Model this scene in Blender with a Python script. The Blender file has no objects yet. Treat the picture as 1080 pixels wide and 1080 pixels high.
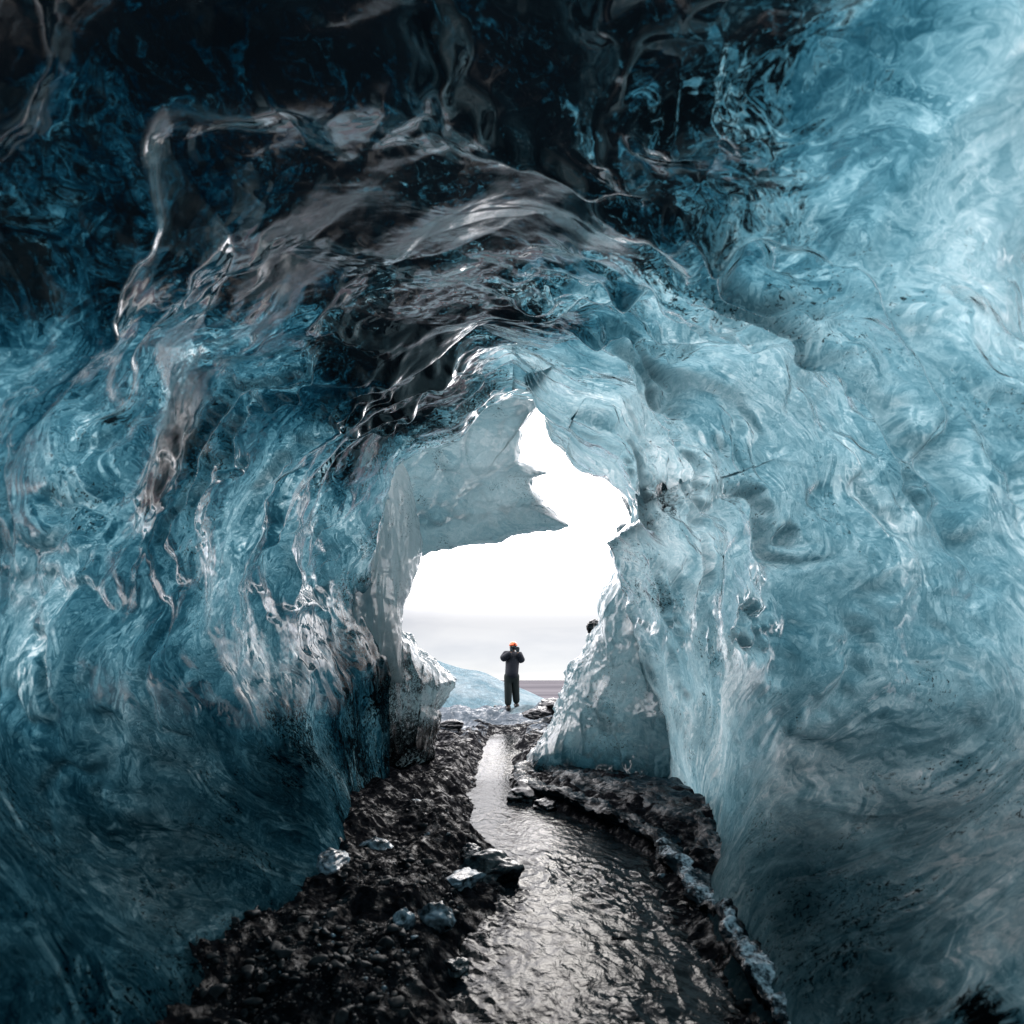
import bpy, bmesh, math, random
import numpy as np
from mathutils import Vector, Matrix

random.seed(7)
rng = np.random.RandomState(11)
SC = bpy.context.scene

# ------------------------------------------------------------------ camera
FPX = 620.0                       # focal length in photograph pixels (1080 wide)
PITCH = math.atan(177.0 / FPX)
CAMZ = 1.30
cam_d = bpy.data.cameras.new('camera')
cam = bpy.data.objects.new('camera', cam_d)
SC.collection.objects.link(cam)
cam.location = (0, 0, CAMZ)
cam.rotation_euler = (math.pi / 2 + PITCH, 0, 0)
cam_d.sensor_width = 36
cam_d.lens = FPX / 1080 * 36
cam_d.clip_start = 0.02
cam_d.clip_end = 30000
cam_d.dof.use_dof = True
cam_d.dof.focus_distance = 9.0
cam_d.dof.aperture_fstop = 2.2
SC.camera = cam

# ------------------------------------------------------------------ world and sun
SUN_EL, SUN_AZ = math.radians(23), math.radians(7)
w = bpy.data.worlds.new('World'); SC.world = w; w.use_nodes = True
nt = w.node_tree; nt.nodes.clear()
out = nt.nodes.new('ShaderNodeOutputWorld')
sky = nt.nodes.new('ShaderNodeTexSky'); sky.sky_type = 'NISHITA'; sky.sun_disc = False
sky.dust_density = 0.05; sky.air_density = 0.45; sky.sun_elevation = SUN_EL; sky.sun_rotation = SUN_AZ
b1 = nt.nodes.new('ShaderNodeBackground'); b1.inputs[1].default_value = 0.05
hs = nt.nodes.new('ShaderNodeHueSaturation'); hs.inputs['Saturation'].default_value = 0.25    # overcast: little colour left in the sky
nt.links.new(sky.outputs[0], hs.inputs['Color']); nt.links.new(hs.outputs[0], b1.inputs[0])
tc = nt.nodes.new('ShaderNodeTexCoord')
sep = nt.nodes.new('ShaderNodeSeparateXYZ'); nt.links.new(tc.outputs['Generated'], sep.inputs[0])
grad = nt.nodes.new('ShaderNodeMapRange'); nt.links.new(sep.outputs[2], grad.inputs[0])
grad.interpolation_type = 'SMOOTHSTEP'
for i, v in ((1, 0.085), (2, 0.26), (3, 0.32), (4, 4.2)): grad.inputs[i].default_value = v
mp = nt.nodes.new('ShaderNodeMapping'); nt.links.new(tc.outputs['Generated'], mp.inputs[0])
mp.inputs['Scale'].default_value = (1.6, 1.6, 6.5)
ns = nt.nodes.new('ShaderNodeTexNoise'); nt.links.new(mp.outputs[0], ns.inputs[0])
ns.inputs['Scale'].default_value = 2.2; ns.inputs['Detail'].default_value = 5; ns.inputs['Roughness'].default_value = 0.5
ns.inputs['Distortion'].default_value = 0.4
cr = nt.nodes.new('ShaderNodeValToRGB'); nt.links.new(ns.outputs[0], cr.inputs[0])
cr.color_ramp.elements[0].position = 0.40; cr.color_ramp.elements[0].color = (0.72, 0.72, 0.79, 1)
cr.color_ramp.elements[1].position = 0.60; cr.color_ramp.elements[1].color = (1.22, 1.17, 1.15, 1)
b2 = nt.nodes.new('ShaderNodeBackground')
nt.links.new(cr.outputs[0], b2.inputs[0]); nt.links.new(grad.outputs[0], b2.inputs[1])
ad = nt.nodes.new('ShaderNodeAddShader')
nt.links.new(b1.outputs[0], ad.inputs[0]); nt.links.new(b2.outputs[0], ad.inputs[1])
dark = nt.nodes.new('ShaderNodeBackground'); dark.inputs[0].default_value = (0.30, 0.33, 0.36, 1)   # unseen land below the horizon, its glow raised to light the lower walls
hz = nt.nodes.new('ShaderNodeMapRange'); nt.links.new(sep.outputs[2], hz.inputs[0])
hz.inputs[1].default_value = -0.02; hz.inputs[2].default_value = -0.005
# added sky glow round the sun, put in for glints on the ice
nv = nt.nodes.new('ShaderNodeVectorMath'); nv.operation = 'DOT_PRODUCT'; nt.links.new(tc.outputs['Generated'], nv.inputs[0])
nv.inputs[1].default_value = (math.sin(SUN_AZ) * math.cos(SUN_EL), math.cos(SUN_AZ) * math.cos(SUN_EL), math.sin(SUN_EL))
gw = nt.nodes.new('ShaderNodeMapRange'); gw.interpolation_type = 'SMOOTHSTEP'; nt.links.new(nv.outputs['Value'], gw.inputs[0])
for i, v in ((1, math.cos(math.radians(15))), (2, math.cos(math.radians(6))), (3, 0.0), (4, 3.5)): gw.inputs[i].default_value = v
b3 = nt.nodes.new('ShaderNodeBackground'); b3.inputs[0].default_value = (1, 0.93, 0.87, 1); nt.links.new(gw.outputs[0], b3.inputs[1])
ad2 = nt.nodes.new('ShaderNodeAddShader'); nt.links.new(ad.outputs[0], ad2.inputs[0]); nt.links.new(b3.outputs[0], ad2.inputs[1]); ad = ad2
mx = nt.nodes.new('ShaderNodeMixShader'); nt.links.new(hz.outputs[0], mx.inputs[0])
nt.links.new(dark.outputs[0], mx.inputs[1]); nt.links.new(ad.outputs[0], mx.inputs[2])
nt.links.new(mx.outputs[0], out.inputs[0])

sl = bpy.data.lights.new('sun', 'SUN'); sl.energy = 0.35; sl.angle = math.radians(14); sl.color = (1, 0.95, 0.88)
so = bpy.data.objects.new('sun', sl); SC.collection.objects.link(so)
sd = Vector((math.sin(SUN_AZ) * math.cos(SUN_EL), math.cos(SUN_AZ) * math.cos(SUN_EL), math.sin(SUN_EL)))
so.rotation_euler = (-sd).to_track_quat('-Z', 'Y').to_euler(); so.location = sd * 50

SC.view_settings.view_transform = 'Standard'
SC.view_settings.look = 'None'
SC.view_settings.exposure = 0.0
SC.view_settings.gamma = 1.0
SC.cycles.max_bounces = 6; SC.cycles.diffuse_bounces = 3; SC.cycles.glossy_bounces = 4
SC.cycles.transmission_bounces = 4
SC.cycles.use_denoising = True
SC.cycles.sample_clamp_indirect = 4

# ------------------------------------------------------------------ helpers
CP, SP = math.cos(PITCH), math.sin(PITCH)
def unproj(px, py, Y):
    """a world point on the sight line through a photograph pixel, Y metres down the cave"""
    px = np.asarray(px, float); py = np.asarray(py, float); Y = np.asarray(Y, float)
    a = (px - 540) / FPX; b = (540 - py) / FPX
    dy = CP - b * SP; dz = SP + b * CP
    t = Y / dy
    return np.stack([a * t, Y + 0 * a, CAMZ + dz * t], -1)
def proj(P):
    x, y, z = P[..., 0], P[..., 1], P[..., 2] - CAMZ
    d = y * CP + z * SP; u = -y * SP + z * CP
    d = np.maximum(d, 0.05)
    return 540 + FPX * x / d, 540 - FPX * u / d
def sstep(a, b, x):
    t = np.clip((x - a) / (b - a), 0, 1); return t * t * (3 - 2 * t)

_perm = np.tile(rng.permutation(256), 3)
_g = rng.normal(size=(256, 3)); _g /= np.linalg.norm(_g, axis=1)[:, None]
def perlin(x, y, z):
    x, y, z = np.broadcast_arrays(np.asarray(x, float), np.asarray(y, float), np.asarray(z, float))
    xi, yi, zi = np.floor(x).astype(int), np.floor(y).astype(int), np.floor(z).astype(int)
    xf, yf, zf = x - xi, y - yi, z - zi
    f = lambda t: t * t * t * (t * (t * 6 - 15) + 10)
    u, v, w_ = f(xf), f(yf), f(zf)
    r = 0
    for dx in (0, 1):
        wx = u if dx else 1 - u
        for dy in (0, 1):
            wy = v if dy else 1 - v
            for dz in (0, 1):
                wz = w_ if dz else 1 - w_
                h = _perm[_perm[_perm[(xi + dx) & 255] + ((yi + dy) & 255)] + ((zi + dz) & 255)]
                g = _g[h]
                r = r + wx * wy * wz * (g[..., 0] * (xf - dx) + g[..., 1] * (yf - dy) + g[..., 2] * (zf - dz))
    return r * 1.5
def fbm(x, y, z, o=4, gain=0.5):
    r = 0; a = 1.0
    for i in range(o):
        r = r + a * perlin(x * 2 ** i + 17.3 * i, y * 2 ** i - 9.1 * i, z * 2 ** i + 4.7 * i); a *= gain
    return r
def worley(x, y, z):
    xi, yi, zi = np.floor(x).astype(int), np.floor(y).astype(int), np.floor(z).astype(int)
    best = np.full(x.shape, 9.0); sec = np.full(x.shape, 9.0)
    for dx in (-1, 0, 1):
        for dy in (-1, 0, 1):
            for dz in (-1, 0, 1):
                h = _perm[_perm[_perm[(xi + dx) & 255] + ((yi + dy) & 255)] + ((zi + dz) & 255)]
                p = _g[h] * 0.45 + 0.5
                d = (xi + dx + p[..., 0] - x) ** 2 + (yi + dy + p[..., 1] - y) ** 2 + (zi + dz + p[..., 2] - z) ** 2
                sec = np.minimum(sec, np.maximum(best, d)); best = np.minimum(best, d)
    return np.sqrt(best), np.sqrt(sec)

def link(o, parent=None):
    SC.collection.objects.link(o)
    if parent: o.parent = parent
    return o
def grid_mesh(name, P, mat, wrap=False, flip=False, attrs=None, parent=None):
    """P: rows x cols x 3 array of points, joined as ONE smooth mesh"""
    R, C = P.shape[:2]
    me = bpy.data.meshes.new(name)
    idx = np.arange(R * C).reshape(R, C)
    nxt = np.roll(idx, -1, 1) if wrap else idx[:, 1:]
    cur = idx if wrap else idx[:, :-1]
    a, b, c, d = cur[:-1], nxt[:-1], nxt[1:], cur[1:]
    q = np.stack([a, b, c, d] if not flip else [a, d, c, b], -1).reshape(-1, 4)
    me.vertices.add(R * C); me.vertices.foreach_set('co', P.astype(np.float32).ravel())
    me.loops.add(q.size); me.loops.foreach_set('vertex_index', q.astype(np.int32).ravel())
    me.polygons.add(len(q)); me.polygons.foreach_set('loop_start', np.arange(0, q.size, 4, dtype=np.int32))
    me.polygons.foreach_set('use_smooth', np.ones(len(q), bool))
    me.update(calc_edges=True)
    for k, v in (attrs or {}).items():
        if v.ndim == 3:
            at = me.attributes.new(k, 'FLOAT_VECTOR', 'POINT'); at.data.foreach_set('vector', v.astype(np.float32).ravel())
        else:
            at = me.attributes.new(k, 'FLOAT', 'POINT'); at.data.foreach_set('value', v.astype(np.float32).ravel())
    me.materials.append(mat)
    return link(bpy.data.objects.new(name, me), parent)
def grid_normals(P, wrap=False):
    if wrap:
        du = np.roll(P, -1, 1) - np.roll(P, 1, 1)
    else:
        du = np.gradient(P, axis=1)
    dv = np.gradient(P, axis=0)
    n = np.cross(du, dv); n /= np.linalg.norm(n, axis=-1, keepdims=True) + 1e-9
    return n
def tag(o, label=None, cat=None, group=None, kind=None):
    if label: o['label'] = label
    if cat: o['category'] = cat
    if group: o['group'] = group
    if kind: o['kind'] = kind
    return o

# node helper
class NT:
    def __init__(s, name):
        s.m = bpy.data.materials.new(name); s.m.use_nodes = True; s.t = s.m.node_tree; s.t.nodes.clear()
        s.out = s.t.nodes.new('ShaderNodeOutputMaterial')
    def n(s, typ, ins=None, **kw):
        nd = s.t.nodes.new('ShaderNode' + typ)
        for k, v in kw.items(): setattr(nd, k, v)
        for k, v in (ins or {}).items(): s.put(nd.inputs[k], v)
        return nd
    def put(s, sock, v):
        if isinstance(v, bpy.types.NodeSocket): s.t.links.new(v, sock)
        elif isinstance(v, bpy.types.Node): s.t.links.new(v.outputs[0], sock)
        else: sock.default_value = v
    def math(s, op, a, b=0.0, c=0.0, clamp=False):
        nd = s.t.nodes.new('ShaderNodeMath'); nd.operation = op; nd.use_clamp = clamp
        s.put(nd.inputs[0], a); s.put(nd.inputs[1], b); s.put(nd.inputs[2], c); return nd.outputs[0]
    def rng(s, v, a, b, c=0.0, d=1.0, smooth=True):
        nd = s.t.nodes.new('ShaderNodeMapRange'); nd.interpolation_type = 'SMOOTHSTEP' if smooth else 'LINEAR'
        s.put(nd.inputs[0], v)
        for i, q in zip((1, 2, 3, 4), (a, b, c, d)): s.put(nd.inputs[i], q)
        return nd.outputs[0]
    def noise(s, vec, scale, detail=4, rough=0.5, dist=0.0):
        return s.n('TexNoise', {'Vector': vec, 'Scale': scale, 'Detail': detail, 'Roughness': rough, 'Distortion': dist}).outputs[0]
    def mapv(s, vec, scale, loc=(0, 0, 0), rot=(0, 0, 0)):
        return s.n('Mapping', {'Vector': vec, 'Scale': scale, 'Location': loc, 'Rotation': rot}).outputs[0]
    def attr(s, name, vec=False):
        nd = s.n('Attribute', attribute_name=name); return nd.outputs['Vector' if vec else 'Fac']
    def mix(s, f, a, b):
        nd = s.n('Mix', data_type='RGBA'); s.put(nd.inputs[0], f); s.put(nd.inputs[6], a); s.put(nd.inputs[7], b); return nd.outputs[2]
    def surf(s, sh): s.put(s.out.inputs[0], sh)

# ------------------------------------------------------------------ materials
def ice_material(name, tr=0.86, bump=1.0, streak=True, refl=2.9):
    """glacier ice: daylight soaks through it and reddens away with the painted thickness; a wet clear skin mirrors the mouth"""
    k = NT(name)
    pos = k.n('NewGeometry').outputs['Position']
    flow = k.attr('flow', True) if streak else pos
    thick_tone = k.attr('thick_tone'); ash = k.attr('ash')  # on the cave walls the thickness carries painted light and dark
    # skin relief: smooth melt lobes, crisp because nothing fine sits on them except in frosted patches
    b_a = k.noise(k.mapv(flow, (1.0, 1.0, 1.8)), 2.0, 2, 0.4, 0.9)
    b_b = k.noise(pos, 5.5, 2, 0.4, 0.7)
    bh = k.math('MULTIPLY_ADD', b_b, 0.42, b_a)
    bp = k.n('Bump', {'Height': bh, 'Strength': 0.32 * bump, 'Distance': 0.07})
    # what is frozen inside is seen bent through those lobes
    bend = k.n('Bump', {'Height': k.math('MULTIPLY_ADD', k.noise(pos, 9.0, 2, 0.4, 0.2), 0.14, bh), 'Strength': 1.0, 'Distance': 0.30})
    pin = k.n('VectorMath', {0: pos, 1: k.n('VectorMath', {0: bend.outputs[0], 'Scale': 0.24}, operation='SCALE').outputs[0]}, operation='ADD').outputs[0]
    fin_ = k.n('VectorMath', {0: k.mapv(flow, (0.8, 0.8, 1.7)), 1: k.n('VectorMath', {0: bend.outputs[0], 'Scale': 0.24}, operation='SCALE').outputs[0]}, operation='ADD').outputs[0]
    n1 = k.noise(fin_, 0.9, 5, 0.6, 0.5)
    n2 = k.noise(pin, 2.4, 9, 0.68, 0.3)
    n3 = k.noise(fin_, 2.4, 8, 0.64, 0.4)
    n4 = k.noise(pin, 15.0, 7, 0.72, 0.2)
    v = k.math('MULTIPLY_ADD', k.math('SUBTRACT', n1, 0.5), 3.0, 1.0)
    v = k.math('MULTIPLY_ADD', k.math('SUBTRACT', n2, 0.5), 2.2, v)
    v = k.math('MULTIPLY_ADD', k.math('SUBTRACT', n3, 0.5), 1.2, v)
    v = k.math('MULTIPLY_ADD', k.math('SUBTRACT', n4, 0.5), 1.1, v)
    # bubble trains: narrow pale ridges in the same bent space
    rd = k.rng(k.math('ABSOLUTE', k.math('SUBTRACT', n3, 0.5)), 0.0, 0.028, 1.0, 0.0)
    v = k.math('MULTIPLY_ADD', k.math('MULTIPLY', rd, k.rng(n2, 0.48, 0.6)), -0.45, v)
    v = k.math('MAXIMUM', v, 0.10)
    d = k.math('MULTIPLY', thick_tone, v)
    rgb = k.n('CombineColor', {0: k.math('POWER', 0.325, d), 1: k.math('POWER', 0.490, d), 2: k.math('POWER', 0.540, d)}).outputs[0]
    # ash: fine dark grit in bands and flecks
    a1 = k.noise(pin, 5.0, 9, 0.75, 1.0)
    a2 = k.noise(pos, 38.0, 5, 0.72, 0.8)
    a3 = k.noise(fin_, 1.7, 7, 0.66, 1.0)
    am = k.math('MULTIPLY_ADD', a3, 0.9, k.math('MULTIPLY', a1, 0.9))
    am = k.math('MULTIPLY_ADD', k.math('SUBTRACT', a2, 0.5), 0.35, am)
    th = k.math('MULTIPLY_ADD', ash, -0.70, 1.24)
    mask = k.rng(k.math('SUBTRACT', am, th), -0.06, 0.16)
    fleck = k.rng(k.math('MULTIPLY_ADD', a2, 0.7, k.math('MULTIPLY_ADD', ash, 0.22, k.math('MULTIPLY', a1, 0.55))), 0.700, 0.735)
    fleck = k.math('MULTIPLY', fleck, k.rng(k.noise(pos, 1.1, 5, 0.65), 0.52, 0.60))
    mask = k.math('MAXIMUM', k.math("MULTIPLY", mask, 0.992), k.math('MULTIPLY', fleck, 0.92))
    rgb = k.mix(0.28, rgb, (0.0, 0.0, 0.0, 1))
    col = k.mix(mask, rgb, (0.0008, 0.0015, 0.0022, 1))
    rough_patch = k.rng(k.noise(pos, 0.8, 5, 0.65), 0.50, 0.62)
    bp2 = k.n('Bump', {'Height': k.noise(pos, 45.0, 5, 0.7), 'Strength': k.math('MULTIPLY_ADD', rough_patch, 0.22, 0.02), 'Distance': 0.014, 'Normal': bp.outputs[0]})
    N = bp2.outputs[0]
    tl = k.n('BsdfTranslucent', {'Color': col, 'Normal': N})
    df = k.n('BsdfDiffuse', {'Color': col, 'Normal': N})
    body = k.n('MixShader', {0: tr, 1: df.outputs[0], 2: tl.outputs[0]})
    gl = k.n('BsdfGlossy', {'Color': (1, 1, 1, 1), 'Roughness': k.math('MULTIPLY_ADD', rough_patch, 0.025, 0.02), 'Normal': N})
    fr = k.n('Fresnel', {'IOR': k.math('MULTIPLY_ADD', k.attr('wet'), 0.08, 1.34), 'Normal': N})
    fo = k.math('MULTIPLY', k.math('MULTIPLY', k.math('MULTIPLY_ADD', fr.outputs[0], refl * 1.25, -0.065 if refl > 2 else 0.0, clamp=True), k.math('MULTIPLY_ADD', k.attr('grit'), -1.0, 1.0)), k.math('SUBTRACT', 1.0, k.n('NewGeometry').outputs['Backfacing']))
    fo = k.math('MULTIPLY', fo, k.math('MULTIPLY_ADD', mask, -0.08, 1.0))      # ash-laden skin is less polished
    k.surf(k.n('MixShader', {0: fo, 1: body.outputs[0], 2: gl.outputs[0]}).outputs[0])
    return k.m
M_ICE = ice_material('glacier_ice')
M_ICE_FAR = ice_material('outer_ice', tr=0.88, streak=False, refl=0.9)

def gravel_material(name):
    k = NT(name)
    pos = k.n('NewGeometry').outputs['Position']
    n1 = k.noise(pos, 3.5, 6, 0.65, 0.5); n2 = k.noise(pos, 30, 5, 0.7)
    ice = k.attr('icy')
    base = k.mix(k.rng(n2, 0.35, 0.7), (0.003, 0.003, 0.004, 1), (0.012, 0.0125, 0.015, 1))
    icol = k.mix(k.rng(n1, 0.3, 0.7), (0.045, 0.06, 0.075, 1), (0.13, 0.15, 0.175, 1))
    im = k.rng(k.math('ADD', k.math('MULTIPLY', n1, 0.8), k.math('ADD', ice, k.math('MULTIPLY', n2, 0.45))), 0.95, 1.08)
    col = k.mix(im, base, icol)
    bh = k.math('MULTIPLY_ADD', n2, 0.5, k.noise(pos, 9, 6, 0.6, 0.4))
    bp = k.n('Bump', {'Height': bh, 'Strength': 0.7, 'Distance': 0.03})
    rg = k.rng(k.noise(pos, 6, 4, 0.6), 0.4, 0.65, 0.10, 0.42)
    k.surf(k.n('BsdfPrincipled', {'Base Color': col, 'Roughness': rg, 'IOR': k.rng(k.math('ADD', k.math('MULTIPLY', k.noise(pos, 11, 6, 0.7), 0.75), k.math('MULTIPLY', n1, 0.35)), 0.52, 0.72, 1.01, 1.30), 'Normal': bp.outputs[0]}).outputs[0])
    return k.m
M_GRAVEL = gravel_material('wet_ash_gravel')

def water_material():
    k = NT('stream_water')
    pos = k.n('NewGeometry').outputs['Position']
    a = k.noise(k.mapv(pos, (1.0, 0.55, 1.0), rot=(0, 0, 0.35)), 14, 4, 0.55, 1.0)
    b = k.noise(pos, 40, 3, 0.5, 0.3)
    bp = k.n('Bump', {'Height': k.math('MULTIPLY_ADD', b, 0.25, a), 'Strength': 0.35, 'Distance': 0.02})
    col = k.mix(k.rng(k.noise(pos, 3, 5, 0.6), 0.4, 0.7), (0.003, 0.005, 0.006, 1), (0.012, 0.018, 0.022, 1))
    k.surf(k.n('BsdfPrincipled', {'Base Color': col, 'Roughness': 0.07, 'IOR': 1.12, 'Normal': bp.outputs[0]}).outputs[0])
    return k.m
M_WATER = water_material()

def simple(name, col, rough=0.6, col2=None, scale=20, bump=0.2, ior=1.45, dist=0.01):
    k = NT(name)
    pos = k.n('TexCoord').outputs['Object']
    n = k.noise(pos, scale, 5, 0.6)
    c2 = col2 or tuple(x * 0.65 for x in col)
    c = k.mix(k.rng(n, 0.35, 0.65), (*c2, 1), (*col, 1))
    bp = k.n('Bump', {'Height': n, 'Strength': bump, 'Distance': dist})
    k.surf(k.n('BsdfPrincipled', {'Base Color': c, 'Roughness': rough, 'IOR': ior, 'Normal': bp.outputs[0]}).outputs[0])
    return k.m
M_PLAIN = None
k = NT('far_plain')
pos = k.n('NewGeometry').outputs['Position']
n = k.noise(k.mapv(pos, (0.0006, 0.004, 1)), 1.0, 5, 0.6, 0.3)
n_ = k.noise(pos, 0.02, 5, 0.6)
c = k.mix(k.rng(n, 0.40, 0.62), (0.060, 0.057, 0.066, 1), (0.115, 0.108, 0.118, 1))
c = k.mix(k.rng(n_, 0.5, 0.8), c, (0.11, 0.10, 0.11, 1))
k.surf(k.n('BsdfPrincipled', {'Base Color': c, 'Roughness': 0.95, 'IOR': 1.05}).outputs[0]); M_PLAIN = k.m

k = NT('snowy_ice')
pos = k.n('NewGeometry').outputs['Position']
n = k.noise(pos, 0.8, 7, 0.65, 0.6); n_ = k.noise(k.mapv(pos, (1.0, 0.6, 1)), 5, 6, 0.7, 0.8)
c = k.mix(k.rng(n, 0.35, 0.65), (0.12, 0.21, 0.255, 1), (0.27, 0.34, 0.375, 1))
c = k.mix(k.rng(k.math('MULTIPLY_ADD', n_, 0.7, k.attr('ash')), 0.62, 0.74), c, (0.02, 0.02, 0.025, 1))
bp = k.n('Bump', {'Height': k.math('ADD', n, n_), 'Strength': 1.0, 'Distance': 0.3})
k.surf(k.n('BsdfPrincipled', {'Base Color': c, 'Roughness': 0.7, 'IOR': 1.12, 'Normal': bp.outputs[0]}).outputs[0]); M_SNOW = k.m

# ------------------------------------------------------------------ ice make-up: wall light and dark painted as optical thickness, plus ash content
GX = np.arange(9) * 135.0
TONE = np.array([
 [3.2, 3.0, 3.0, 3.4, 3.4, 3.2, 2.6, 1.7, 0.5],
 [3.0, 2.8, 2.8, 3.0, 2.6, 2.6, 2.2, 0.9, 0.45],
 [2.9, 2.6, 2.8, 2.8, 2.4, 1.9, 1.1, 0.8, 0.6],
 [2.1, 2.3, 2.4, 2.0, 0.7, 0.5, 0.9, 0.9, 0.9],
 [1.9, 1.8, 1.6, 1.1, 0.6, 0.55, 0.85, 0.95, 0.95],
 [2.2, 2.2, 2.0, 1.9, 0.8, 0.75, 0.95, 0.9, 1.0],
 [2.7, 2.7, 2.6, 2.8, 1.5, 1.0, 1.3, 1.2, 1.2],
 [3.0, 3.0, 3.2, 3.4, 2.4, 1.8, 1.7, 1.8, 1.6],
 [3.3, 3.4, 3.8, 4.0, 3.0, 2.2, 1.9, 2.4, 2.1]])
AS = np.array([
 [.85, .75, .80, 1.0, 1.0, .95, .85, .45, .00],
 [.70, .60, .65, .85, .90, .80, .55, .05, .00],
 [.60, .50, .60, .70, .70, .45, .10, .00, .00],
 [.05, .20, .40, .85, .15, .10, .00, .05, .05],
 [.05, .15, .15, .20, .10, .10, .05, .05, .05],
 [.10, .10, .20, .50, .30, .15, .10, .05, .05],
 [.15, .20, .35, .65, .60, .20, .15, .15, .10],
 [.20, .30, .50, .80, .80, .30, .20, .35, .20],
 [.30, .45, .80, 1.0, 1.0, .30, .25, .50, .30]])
TONE = 0.15 + 1.10 * TONE * np.array([1.5, 1.5, 1.45, 1.4, 1.3, 1.3, 1.35, 1.45, 1.5])[None, :] + 0.12
TONE[:3, :6] += 1.1; AS[1, :6] -= .08; TONE[3, 1:4] += .5; AS[2, 1:6] += .08; AS[0, 2:6] -= .08; TONE[:2, :3] += 1.2; AS[:2, :3] += 0.12; TONE[0:2, 7:] += 0.35
AS[4:, 0:3] *= 0.45; AS[5:, 6:] *= 0.6; TONE[5:, 0:4] *= 0.76; TONE[6:, 0:3] *= 0.82; AS[0, :7] -= .16; AS[1, :6] -= .06; TONE[0:2, 1:7] -= .7; TONE[6:, 5:] *= 0.60; TONE[0, :6] += .5; AS[0, :6] += .06
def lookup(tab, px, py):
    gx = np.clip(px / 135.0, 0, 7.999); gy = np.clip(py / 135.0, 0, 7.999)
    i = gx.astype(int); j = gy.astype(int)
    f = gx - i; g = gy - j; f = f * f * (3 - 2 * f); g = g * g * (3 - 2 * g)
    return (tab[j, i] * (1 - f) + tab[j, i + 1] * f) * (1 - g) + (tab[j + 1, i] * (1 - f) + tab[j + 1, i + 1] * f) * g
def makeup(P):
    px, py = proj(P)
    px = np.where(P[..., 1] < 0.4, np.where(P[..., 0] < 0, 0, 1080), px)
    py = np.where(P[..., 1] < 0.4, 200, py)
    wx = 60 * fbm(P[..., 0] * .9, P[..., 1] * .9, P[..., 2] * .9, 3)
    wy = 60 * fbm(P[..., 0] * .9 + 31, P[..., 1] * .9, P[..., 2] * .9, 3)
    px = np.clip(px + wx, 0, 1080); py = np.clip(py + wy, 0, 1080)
    t, a = lookup(TONE, px, py), lookup(AS, px, py)
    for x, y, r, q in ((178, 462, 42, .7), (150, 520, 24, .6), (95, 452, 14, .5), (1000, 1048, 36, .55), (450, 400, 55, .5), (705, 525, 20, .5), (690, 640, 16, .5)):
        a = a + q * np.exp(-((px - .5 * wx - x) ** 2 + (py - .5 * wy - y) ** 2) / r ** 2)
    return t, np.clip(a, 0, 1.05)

# ------------------------------------------------------------------ cave shell
NPHI = 1500
CC = np.array([540.0, 640.0])
phis = np.linspace(0, 2 * np.pi, NPHI, endpoint=False)
def ray_poly(poly, c, ph):
    """distance from c along each angle to a closed polyline of pixels (star-shaped)"""
    poly = np.array(poly, float) - c
    ang = np.unwrap(np.arctan2(-poly[:, 1], poly[:, 0]))
    if ang[-1] < ang[0]: poly = poly[::-1]; ang = np.unwrap(np.arctan2(-poly[:, 1], poly[:, 0]))
    A = poly; B = np.roll(poly, -1, 0)
    dx, dy = np.cos(ph), -np.sin(ph)
    best = np.zeros(ph.shape)
    for a, b in zip(A, B):
        e = b - a
        den = dx * e[1] - dy * e[0]
        den = np.where(np.abs(den) < 1e-9, 1e-9, den)
        t = (a[0] * e[1] - a[1] * e[0]) / den
        s = (a[0] * dy - a[1] * dx) / den
        ok = (t > 0) & (s >= -1e-6) & (s <= 1 + 1e-6)
        best = np.where(ok, np.maximum(best, t), best)
    return best
def circ_smooth(a, n):
    k_ = np.hanning(2 * n + 3)[1:-1]; k_ /= k_.sum()
    return np.convolve(np.concatenate([a[-n:], a, a[:n]]), k_, 'valid')
RIM = [(700, 930), (692, 800), (680, 730), (662, 650), (652, 600), (642, 578), (628, 558), (664, 556), (666, 533), (655, 518),
       (640, 500), (612, 485), (603, 470), (588, 460), (580, 445), (581, 428), (566, 412), (540, 408), (508, 424), (480, 458), (443, 474),
       (420, 490), (404, 530), (395, 575), (392, 610), (400, 650), (412, 690), (414, 760), (413, 870), (400, 960), (540, 1000)]
RIB = [(745, 1000), (745, 880), (770, 760), (775, 660), (765, 580), (750, 510), (715, 440), (670, 390), (600, 362), (540, 352), (470, 362),
       (400, 400), (345, 440), (310, 500), (290, 570), (280, 650), (315, 730), (362, 810), (392, 900), (400, 1010), (540, 1100)]
rim = ray_poly(RIM, CC, phis); rim = circ_smooth(rim, 3)
rib = circ_smooth(ray_poly(RIB, CC, phis), 25)
up = np.sin(phis)                 # +1 at the crown
def px_ring(rho, Y): return unproj(CC[0] + rho * np.cos(phis), CC[1] - rho * np.sin(phis), Y)
def world_ring(Y, xl, xr, top, bot, cz=1.4, p=2.3):
    c, s = np.cos(phis), np.sin(phis)
    hx = np.where(c > 0, xr, -xl); hz = np.where(s > 0, top - cz, cz - bot)
    r = (np.abs(c / 1.0) ** p + np.abs(s / 1.0) ** p) ** (-1 / p)
    z = cz + s * r * hz
    return np.stack([c * r * hx * (1 - np.where(c > 0, 0.55, 0.52) * sstep(1.5, -0.2, z)), np.full_like(c, Y), z], -1)
Y_rim = 7.4 - 1.5 * sstep(-0.2, 1.0, up)
Y_rib = 5.2 - 0.9 * sstep(-0.2, 1.0, up)
R_rim = px_ring(rim, Y_rim)
R_rib = px_ring(rib, Y_rib)
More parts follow.
